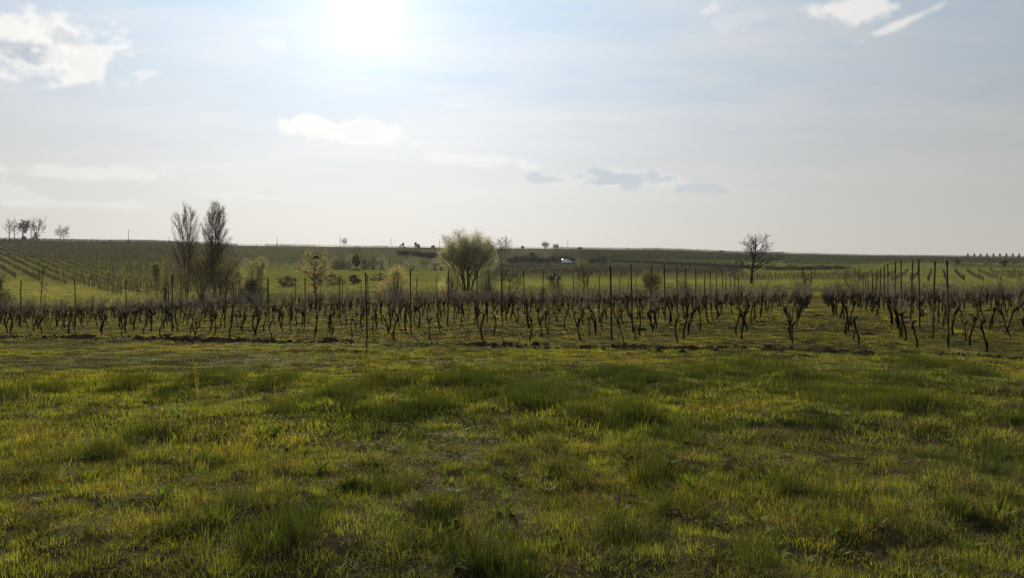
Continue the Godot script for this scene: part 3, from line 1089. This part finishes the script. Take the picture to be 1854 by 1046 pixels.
	hedge("low dark leaf strip standing in for bank shadow between the oak and the pale field", [[1385, 232], [1450, 226], [1535, 218]], 1.7, 2.4, Color(0.024, 0.03, 0.016), Color(0.034, 0.036, 0.02), 140, 0.35, 355)  # the same bank shadow carried on past the oak as dark leaves
	hedge("low dark hedge strip under the slope with two round trees", [[1725, 246], [1800, 242], [1900, 238]], 1.0, 1.2, Color(0.028, 0.034, 0.018), Color(0.038, 0.04, 0.022), 50, 0.3, 356)
	# trees on the skyline of the hill
	tree("ridge_tree", "bare ridge tree at the outer end of the clump", "tree", 17, 442, "far", 12.5, 0.3, 1, 0.0, [0, 0.0, 0.0, Color.BLACK, 0.8, Color.BLACK], 361)
	tree("ridge_tree", "slim ridge tree next to the ivy-clad one", "tree", 27, 440, "far", 12.0, 0.24, 1, 0.0, [0, 0.0, 0.0, Color.BLACK, 0.8, Color.BLACK], 362)
	tree("ridge_tree", "ridge tree thickly clad in dark ivy", "tree", 41, 441, "far", 12.0, 0.4, 1, 0.0, [7, 0.4, 0.4, Color(0.03, 0.034, 0.018), 0.75, Color(0.045, 0.045, 0.025)], 363)
	tree("ridge_tree", "largest bare tree of the ridge clump, wide fine crown", "tree", 67, 443, "far", 15.5, 0.3, 3, 0.35, [0, 0.0, 0.0, Color.BLACK, 0.8, Color.BLACK], 364)
	tree("ridge_tree", "thin bare tree leaning on the widest ridge crown", "tree", 56, 438, "far", 12.5, 0.22, 1, 0.1, [0, 0.0, 0.0, Color.BLACK, 0.8, Color.BLACK], 365)
	tree("ridge_tree", "low round bare tree standing apart on the ridge", "tree", 112, 440, "far", 9.0, 0.2, 4, 0.5, [0, 0.0, 0.0, Color.BLACK, 0.8, Color.BLACK], 366)
	bush("ridge_bush", "dark ivy bush at the foot of the widest ridge tree", 66, 438, 4.0, 4.4, Color(0.03, 0.034, 0.02), Color(0.04, 0.04, 0.025), 500, 0.4, 367)
	bush("ridge_bush", "dark ivy bush at the foot of the ivy-clad ridge tree", 43, 438, 3.4, 2.6, Color(0.03, 0.034, 0.02), Color(0.04, 0.04, 0.025), 400, 0.4, 368)
	tree("ridge_tree", "round leafless tree pair member on the far ridge, larger dome", "tree", 987, 452, "far", 5.6, 0.2, 5, 0.55, [0, 0.0, 0.0, Color.BLACK, 0.75, Color.BLACK], 369)
	tree("ridge_tree", "smaller low dome beside the round leafless tree on the far ridge", "tree", 1006, 452, "far", 4.0, 0.16, 5, 0.7, [0, 0.0, 0.0, Color.BLACK, 0.75, Color.BLACK], 370)
	tree("ridge_tree", "spindly bare ridge tree by the utility pole above the nest tree", "tree", 624, 440, "far", 5.0, 0.12, 2, 0.4, none, 371)
	tree("ridge_tree", "thin ridge tree at the edge of the willow crown", "tree", 806, 448, "far", 7.0, 0.14, 2, 0.3, none, 372)
	var nth := 0
	for q in [[730, 2.6, 5.0, 373], [752, 3.0, 4.4, 374], [757, 2.2, 3.0, 375], [785, 1.6, 4.0, 376], [946, 1.6, 2.4, 377], [1049, 1.4, 3.4, 378], [1306, 1.4, 3.0, 379]]:
		nth += 1
		bush("ridge_bush", ordinal(nth) + " small skyline bush, counting from the poplars toward the cone trees", q[0], 448, q[2], q[1], Color(0.035, 0.036, 0.026), Color(0.05, 0.048, 0.034), 260, 0.45, q[3], "bushes on the far skyline")
	for q in [[1818, 236, 2.4, 2.2, 381], [1733, 262, 1.9, 1.8, 382]]:
		var o := bush("round_tree", "dark round-headed tree on the slope", q[0], q[1], q[2], q[3] * 0.75, Color(0.018, 0.022, 0.012), Color(0.03, 0.034, 0.018), 700, 0.22, q[4], "round trees on the dark slope", "tree")
		o.position.y += 0.9
		var g := Geo.new()
		g.tube(PackedVector3Array([Vector3(0, -1.3, 0), Vector3(0.05, 0.0, 0), Vector3(0, 1.0, 0)]), PackedFloat32Array([0.14, 0.1, 0.06]), 6, Color(0.04, 0.034, 0.028))
		part("trunk", g.mesh(), bark_mat, o)
	# a row of small clipped conifers on the ridge
	rng.seed = 500
	for k in 10:
		var root := thing("small_conifer", spot(1752 + k * 11.6, 446 - k * 1.5), 0, ordinal(k + 1) + " cone-shaped tree of the ridge row, counting from the oak side", "tree", "row of cone-shaped trees on the ridge")
		var g := Geo.new()
		var st := Geo.new()
		st.tube(PackedVector3Array([Vector3(0, -0.3, 0), Vector3(0, 2.2, 0)]), PackedFloat32Array([0.1, 0.04]), 5, Color(0.05, 0.04, 0.03))
		for j in 420:
			var f := pow(rng.randf(), 0.8)
			var w := r(0, TAU)
			var q := (1.0 - f) * 1.15 * sqrt(rng.randf())
			var al := Vector3(r(-1, 1), r(-0.3, 1), r(-1, 1)).normalized()
			g.leaf(Vector3(cos(w) * q, 0.1 + f * 2.5, sin(w) * q), al * 0.3, al.cross(Vector3(r(-1, 1), 0.2, r(-1, 1))).normalized() * 0.2, vary(Color(0.045, 0.05, 0.028), 0.25))
		part("trunk", st.mesh(), bark_mat, root)
		part("crown", g.mesh(false), leaf_mat, root)

# ------------------------------------------------------------------ far vineyards
func make_far_vines() -> void:
	rng.seed = 900
	var meshes := []
	for v in 4:
		var g := Geo.new()
		var col := Color(0.11, 0.1, 0.085)
		g.tube(PackedVector3Array([Vector3(0, -0.1, 0), Vector3(r(-0.04, 0.04), 1.55, r(-0.04, 0.04))]), PackedFloat32Array([0.042, 0.038]), 4, col)
		for k in 4:
			var p := Vector3(r(-0.05, 0.05), r(0.5, 0.8), r(-0.05, 0.05))
			g.tube(PackedVector3Array([p, p + Vector3(r(-0.4, 0.4), r(0.3, 0.7), r(-0.4, 0.4))]), PackedFloat32Array([0.026, 0.014]), 3, Color(0.085, 0.07, 0.06))
		meshes.append(g.mesh())
	# blocks: columns from, to; depths from, to; direction of the rows (x, depth); spacing of rows; spacing in the row; size
	var blocks := [
		[-90.0, 425.0, 128.0, 452.0, Vector2(-0.63, 0.78), 3.2, 1.1, 0.95],
		[420.0, 655.0, 262.0, 420.0, Vector2(0.25, 0.97), 3.6, 1.6, 0.85],
		[640.0, 1000.0, 262.0, 452.0, Vector2(-0.75, 0.66), 3.4, 1.9, 0.8],
		[420.0, 700.0, 436.0, 452.0, Vector2(0.8, 0.6), 2.6, 1.4, 1.0],
		[880.0, 1345.0, 172.0, 290.0, Vector2(0.35, 0.94), 2.6, 1.7, 0.9],
		[1000.0, 1420.0, 325.0, 452.0, Vector2(0.72, 0.69), 4.2, 0.9, 1.0],
		[1420.0, 1930.0, 262.0, 450.0, Vector2(0.62, 0.78), 3.8, 1.3, 0.75],
		[1330.0, 1930.0, 120.0, 190.0, Vector2(0.5, 0.86), 2.6, 2.4, 0.75],
	]
	var all := []
	for b in blocks:
		var along: Vector2 = b[4].normalized()
		var across := Vector2(along.y, -along.x)
		var lo_p := 1e9
		var hi_p := -1e9
		var lo_s := 1e9
		var hi_s := -1e9
		for u in [b[0], b[1]]:
			for d in [b[2], b[3]]:
				var q := Vector2((u - MID_X) / FOCAL * d, d)
				lo_p = minf(lo_p, q.dot(across))
				hi_p = maxf(hi_p, q.dot(across))
				lo_s = minf(lo_s, q.dot(along))
				hi_s = maxf(hi_s, q.dot(along))
		var p := lo_p
		while p < hi_p:
			var s := lo_s
			while s < hi_s:
				var q := across * (p + r(-0.08, 0.08)) + along * (s + r(-0.1, 0.1))
				s += b[6] * r(0.9, 1.1)
				var u := MID_X + FOCAL * q.x / q.y
				var wob := broad.get_noise_2d(q.x * 0.8, q.y * 0.8) * 14.0
				if u < b[0] + wob or u > b[1] + wob or q.y < b[2] + wob or q.y > b[3]:
					continue
				if b[0] < 0.0 and q.y < 175.0 - (u - 0.0) * 0.22 + wob * 0.5:
					continue
				if rng.randf() < 0.05:
					continue
				all.append([q, b[7] * r(0.85, 1.15)])
			p += b[5]
	all.sort_custom(func(a, b): return a[0].y < b[0].y)
	var rest := [[], [], [], []]
	var proto: Node3D
	for k in all.size():
		var q: Vector2 = all[k][0]
		var at := on_ground(q.x, -q.y)
		var t := Transform3D(Basis(Vector3.UP, r(0, TAU)).scaled(Vector3.ONE * all[k][1]), at)
		if k < 300:
			var o: Node3D
			if proto == null:
				o = thing("staked_vine", at, 0, "young vine tied to its stake in the hillside rows", "young vine", "staked vines on the hillside")
				part("stake", meshes[0], bark_mat, o)
				proto = o
			else:
				o = proto.duplicate()
				o.name = numbered("staked_vine")
				add_child(o)
			o.transform = t
		else:
			rest[rng.randi() % 4].append(t)
	var mass := Node3D.new()
	mass.name = "hillside_vines"
	add_child(mass)
	tag(mass, "rows of staked young vines covering the far hillsides", "young vines", "", "stuff")
	for v in 4:
		scatter("staked_vines", meshes[v], bark_mat, rest[v], [], mass)
	print("far vines ", all.size())

# ------------------------------------------------------------------ soil, poles, van
func clod_mesh(seed_: int) -> ArrayMesh:
	rng.seed = seed_
	var g := Geo.new()
	var n := FastNoiseLite.new()
	n.seed = seed_
	n.frequency = 0.9
	var rings := 6
	var sides := 9
	for k in rings + 1:
		for j in sides:
			var a := PI * k / rings
			var w := TAU * j / sides
			var o := Vector3(sin(a) * cos(w), cos(a), sin(a) * sin(w))
			g.v.append(o * (1.0 + n.get_noise_3dv(o * 1.6) * 0.6))
			g.c.append(vary(Color(0.036, 0.027, 0.02), 0.2))
	for k in rings:
		for j in sides:
			var p := k * sides + j
			var q := k * sides + (j + 1) % sides
			g.ix.append_array(PackedInt32Array([p, q, p + sides, q, q + sides, p + sides]))
	return g.mesh(false)

func make_soil(soil: Material) -> void:
	rng.seed = 1200
	# the ridge of turned earth along the edge of the vineyard
	var g := Geo.new()
	var w := 9
	var x := -21.0
	var rows := 0
	while x < 17.0:
		var n1 := broad.get_noise_2d(x * 14.0, 3.0)
		var h := clampf(0.02 + n1 * 0.2, -0.08, 0.13)
		var centre := edge_depth(x) + 0.5 + bumps.get_noise_2d(x, 50.0) * 0.4
		for j in w:
			var f := (j / (w - 1.0) - 0.5) * 2.0
			var d := centre + f * 0.45
			var lump := fine.get_noise_2d(x * 2.2, d * 2.2) * 0.07 + bumps.get_noise_2d(x * 9.0, d * 9.0) * 0.05
			var y := ground(x, -d) + (h + lump) * (1.0 - f * f) - 0.03
			g.v.append(Vector3(x, y, -d))
			g.c.append(vary(Color(0.034, 0.026, 0.02), 0.25))
		x += 0.12
		rows += 1
	for k in rows - 1:
		for j in w - 1:
			var p := k * w + j
			g.ix.append_array(PackedInt32Array([p, p + 1, p + w, p + 1, p + w + 1, p + w]))
	sheet("furrow", g.mesh(false), soil, "dark furrow of turned earth between meadow and vineyard", "furrow")
	var meshes := [clod_mesh(1), clod_mesh(2), clod_mesh(3)]
	rng.seed = 1201
	var lots := [[], [], []]
	for k in 1500:
		var cx := r(-21.0, 17.0)
		var n1 := broad.get_noise_2d(cx * 14.0, 3.0)
		if n1 + r(-0.3, 0.5) < 0.0:
			continue
		var d := edge_depth(cx) + 0.5 + rng.randfn(0.0, 0.32)
		var s := r(0.015, 0.05) * (1.6 if rng.randf() < 0.1 else 1.0)
		lots[k % 3].append(Transform3D(Basis(Vector3.UP, r(0, TAU)).scaled(Vector3(s * r(1, 1.6), s, s * r(1, 1.6))), on_ground(cx, -d) + Vector3(0, 0.02, 0)))
	var root := Node3D.new()
	root.name = "earth_clods"
	add_child(root)
	tag(root, "crumbled clods of dark earth along the furrow", "earth", "", "stuff")
	for v in 3:
		scatter("clods", meshes[v], soil, lots[v], [], root)
	# heaps of earth
	var proto: Node3D
	for q in [[1792, 564, 0.4], [1012, 591, 0.26], [1058, 632, 0.42], [1130, 634, 0.32], [864, 627, 0.5], [1480, 573, 0.3], [1240, 590, 0.3], [1570, 612, 0.3], [1640, 600, 0.34], [1645, 640, 0.38], [600, 615, 0.3], [300, 608, 0.3], [1380, 588, 0.3], [1160, 598, 0.32]]:
		var d: float = 1.6 * FOCAL / (q[1] - HORIZON)
		for k in 6:   # settle on the ground that the row of the photograph shows
			d = (EYE - land((q[0] - MID_X) / FOCAL * d, -d)) * FOCAL / (q[1] - HORIZON)
		var s: float = q[2] * 0.6
		var root2 := thing("molehill", spot(q[0], d), r(0, TAU), "low dark heap of crumbly earth in the grass by the vines", "earth heap", "earth heaps by the vines")
		var m := part("heap", meshes[rng.randi() % 3], soil, root2)
		m.scale = Vector3(s, s * 0.42, s)
		for k in 5:
			var o := part("clod", meshes[k % 3], soil, root2)
			var a := r(0, TAU)
			o.position = Vector3(cos(a) * s * r(0.8, 1.2), 0.01, sin(a) * s * r(0.8, 1.2))
			o.scale = Vector3.ONE * r(0.03, 0.07)

func make_poles(wood: Material) -> void:
	for q in [[233.0, 446.0, 7.5, "thin pole on the ridge above the hillside vines"], [502.0, 444.0, 5.6, "thin pole on the ridge between poplars and nest tree"], [616.0, 446.0, 7.0, "thin pole on the ridge by the spindly tree"], [708.0, 448.0, 6.0, "thin pole on the ridge before the dark scrub bank"], [796.0, 449.0, 5.5, "thin pole on the ridge close to the willow"], [1028.0, 451.0, 6.0, "thin pole on the ridge above the white van"]]:
		var o := thing("utility_pole", spot(q[0], q[1]), 0.3, q[3], "pole")
		var g := Geo.new()
		g.tube(PackedVector3Array([Vector3(0, -0.4, 0), Vector3(0, q[2], 0)]), PackedFloat32Array([0.16, 0.1]), 6, Color(0.08, 0.075, 0.07))
		part("pole", g.mesh(), wood, o)
		var c := Geo.new()
		c.box(Vector3(0, q[2] - 0.5, 0.11), Vector3(0.9, 0.1, 0.1), Color(0.08, 0.075, 0.07))
		part("crossarm", c.mesh(), wood, o)

func make_van() -> void:
	var at := spot(1026, 306)
	var o := thing("white_van", at, 0.25, "small white van parked by the long dark hedge", "van")
	var paint := cover_material(0.3)
	var white := Color(0.78, 0.8, 0.84)
	var profile := [Vector2(-2.0, 0.35), Vector2(-2.0, 1.75), Vector2(-1.85, 1.85), Vector2(0.55, 1.83), Vector2(1.15, 1.2), Vector2(1.95, 1.0), Vector2(2.1, 0.75), Vector2(2.1, 0.35)]
	var g := Geo.new()
	for s in [-1.0, 1.0]:
		var first := g.v.size()
		for p in profile:
			var inset := 0.1 if p.y > 1.3 else 0.0
			g.v.append(Vector3(p.x, p.y, s * (0.85 - inset)))
			g.c.append(white)
		for k in range(1, profile.size() - 1):
			g.ix.append_array(PackedInt32Array([first, first + k, first + k + 1]))
	var n := profile.size()
	for k in n:
		var j := (k + 1) % n
		g.ix.append_array(PackedInt32Array([k, j, n + k, j, n + j, n + k]))
	part("body", g.mesh(false), paint, o)
	var glass := StandardMaterial3D.new()
	glass.albedo_color = Color(0.08, 0.1, 0.12)
	glass.roughness = 0.08
	var ws := Geo.new()
	ws.box(Vector3(0.87, 1.53, 0), Vector3(0.02, 0.78, 1.3), Color.WHITE, Basis(Vector3(0, 0, 1), 0.76))
	part("windscreen", ws.mesh(), glass, o)
	for s in [-1.0, 1.0]:
		var win := Geo.new()
		win.box(Vector3(0.35, 1.42, s * 0.81), Vector3(0.8, 0.42, 0.04), Color.WHITE, Basis(Vector3(1, 0, 0), s * 0.1))
		part("side_window", win.mesh(), glass, o)
		for wx in [-1.25, 1.3]:
			var tyre := Geo.new()
			tyre.tube(PackedVector3Array([Vector3(wx, 0.3, s * 0.66), Vector3(wx, 0.3, s * 0.88)]), PackedFloat32Array([0.31, 0.31]), 14, Color(0.02, 0.02, 0.02))
			var wheel := part("wheel", tyre.mesh(), cover_material(0.8), o)
			var rim := Geo.new()
			rim.tube(PackedVector3Array([Vector3(wx, 0.3, s * 0.88), Vector3(wx, 0.3, s * 0.895)]), PackedFloat32Array([0.18, 0.17]), 12, Color(0.4, 0.4, 0.42))
			part("rim", rim.mesh(), cover_material(0.4), wheel)
		var lamp := Geo.new()
		lamp.box(Vector3(2.09, 0.82, s * 0.62), Vector3(0.04, 0.14, 0.26), Color(0.6, 0.6, 0.6))
		part("headlight", lamp.mesh(), cover_material(0.2), o)
	var bump := Geo.new()
	bump.box(Vector3(2.12, 0.45, 0), Vector3(0.1, 0.2, 1.6), Color(0.05, 0.05, 0.05))
	part("bumper", bump.mesh(), cover_material(0.7), o)

func make_flowers(mat: Material) -> void:
	rng.seed = 1500
	# small white flower heads: a thick clump by the vineyard corner and a few strays
	var k := 0
	for q in [[1740, 668, 26, "white flower clump in the grass before the last posts"], [1560, 645, 12, "few white daisies near the furrow"]]:
		var d: float = 1.6 * FOCAL / (q[1] - HORIZON)
		var o := thing("white_flowers", spot(q[0], d), 0, q[3], "flowers")
		for j in q[2]:
			var g := Geo.new()
			var p := Vector3(rng.randfn(0, 0.1), r(0.16, 0.3), rng.randfn(0, 0.06))
			g.tube(PackedVector3Array([Vector3(p.x, -0.02, p.z), p]), PackedFloat32Array([0.002, 0.0015]), 3, Color(0.08, 0.11, 0.03))
			for m in 7:
				var w := TAU * m / 7.0
				var al := Vector3(cos(w), 0.35, sin(w)) * 0.016
				g.leaf(p, al, Vector3(-sin(w), 0, cos(w)) * 0.012, Color(0.72, 0.72, 0.66))
			part("flower", g.mesh(false), mat, o)
		k += 1

# ------------------------------------------------------------------ everything
func _ready() -> void:
	var cam := Camera3D.new()
	cam.name = "camera"
	add_child(cam)
	cam.position = Vector3(0, EYE, 0)
	cam.fov = rad_to_deg(2.0 * atan(523.0 / FOCAL))
	cam.near = 0.1
	cam.far = 9000.0
	cam.current = true
	var env := Environment.new()
	env.background_mode = Environment.BG_SKY
	env.sky = make_sky()
	env.tonemap_mode = Environment.TONE_MAPPER_LINEAR
	env.tonemap_exposure = 1.7
	env.background_energy_multiplier = 0.6
	env.fog_enabled = true
	env.fog_density = 0.00013
	env.fog_light_color = Color(0.93, 0.95, 1.0)
	env.sdfgi_enabled = true
	env.ssao_enabled = true
	env.ssil_enabled = true
	var we := WorldEnvironment.new()
	we.name = "environment"
	we.environment = env
	add_child(we)
	var sun := DirectionalLight3D.new()
	sun.name = "sun"
	add_child(sun)
	sun.look_at_from_position(Vector3.ZERO, -sun_dir)
	sun.light_energy = 1.6
	sun.light_color = Color(1.0, 0.93, 0.8)
	sun.light_angular_distance = 0.6
	sun.shadow_enabled = true
	print("sky ", Time.get_ticks_msec())

	bumps.seed = 3
	bumps.frequency = 0.32
	broad.seed = 8
	broad.frequency = 0.03
	patchy.seed = 15
	patchy.frequency = 0.42
	patchy.fractal_octaves = 3
	clump.seed = 41
	clump.frequency = 3.6
	clump.fractal_octaves = 2
	fine.seed = 27
	fine.frequency = 1.1
	fine.fractal_octaves = 2
	# tussocks of taller, darker grass: column, row, half width, half height in the photograph
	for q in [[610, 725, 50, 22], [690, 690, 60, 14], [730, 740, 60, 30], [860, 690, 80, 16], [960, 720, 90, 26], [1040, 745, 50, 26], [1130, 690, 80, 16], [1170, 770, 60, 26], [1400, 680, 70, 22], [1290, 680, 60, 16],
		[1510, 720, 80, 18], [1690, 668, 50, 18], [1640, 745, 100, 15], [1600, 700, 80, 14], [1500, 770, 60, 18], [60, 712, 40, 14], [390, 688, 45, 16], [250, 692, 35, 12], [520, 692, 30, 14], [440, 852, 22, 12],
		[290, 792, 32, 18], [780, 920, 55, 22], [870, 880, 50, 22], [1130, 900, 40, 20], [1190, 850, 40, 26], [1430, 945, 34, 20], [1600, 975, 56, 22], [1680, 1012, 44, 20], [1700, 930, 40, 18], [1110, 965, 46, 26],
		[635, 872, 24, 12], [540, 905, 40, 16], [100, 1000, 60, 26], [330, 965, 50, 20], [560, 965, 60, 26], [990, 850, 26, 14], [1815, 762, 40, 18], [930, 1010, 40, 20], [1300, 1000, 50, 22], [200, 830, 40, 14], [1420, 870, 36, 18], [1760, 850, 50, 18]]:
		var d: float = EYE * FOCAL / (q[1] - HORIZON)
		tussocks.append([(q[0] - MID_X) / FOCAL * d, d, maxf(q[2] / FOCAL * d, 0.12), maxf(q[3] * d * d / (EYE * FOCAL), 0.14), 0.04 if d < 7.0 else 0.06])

	bark_mat = cover_material(0.9)
	leaf_mat = cover_material(0.7, Color(0.95, 0.95, 0.78))
	var grass_mat := cover_material(0.75, Color(0.95, 1.0, 0.6))
	var soil := cover_material(1.0)
	soil.specular_mode = BaseMaterial3D.SPECULAR_DISABLED
	var wood := cover_material(0.85)
	var metal := cover_material(0.35)
	metal.metallic = 0.9
	metal.metallic_specular = 0.5
	make_ground()
	print("ground ", Time.get_ticks_msec())
	make_trees()
	print("trees ", Time.get_ticks_msec())
	make_far_vines()
	print("far vines ", Time.get_ticks_msec())
	make_vines(bark_mat)
	make_posts(wood, metal)
	print("vines ", Time.get_ticks_msec())
	make_soil(soil)
	make_poles(wood)
	make_van()
	rng.seed = 31
	make_grass(grass_mat)
	make_flowers(grass_mat)
	print("done ", Time.get_ticks_msec())
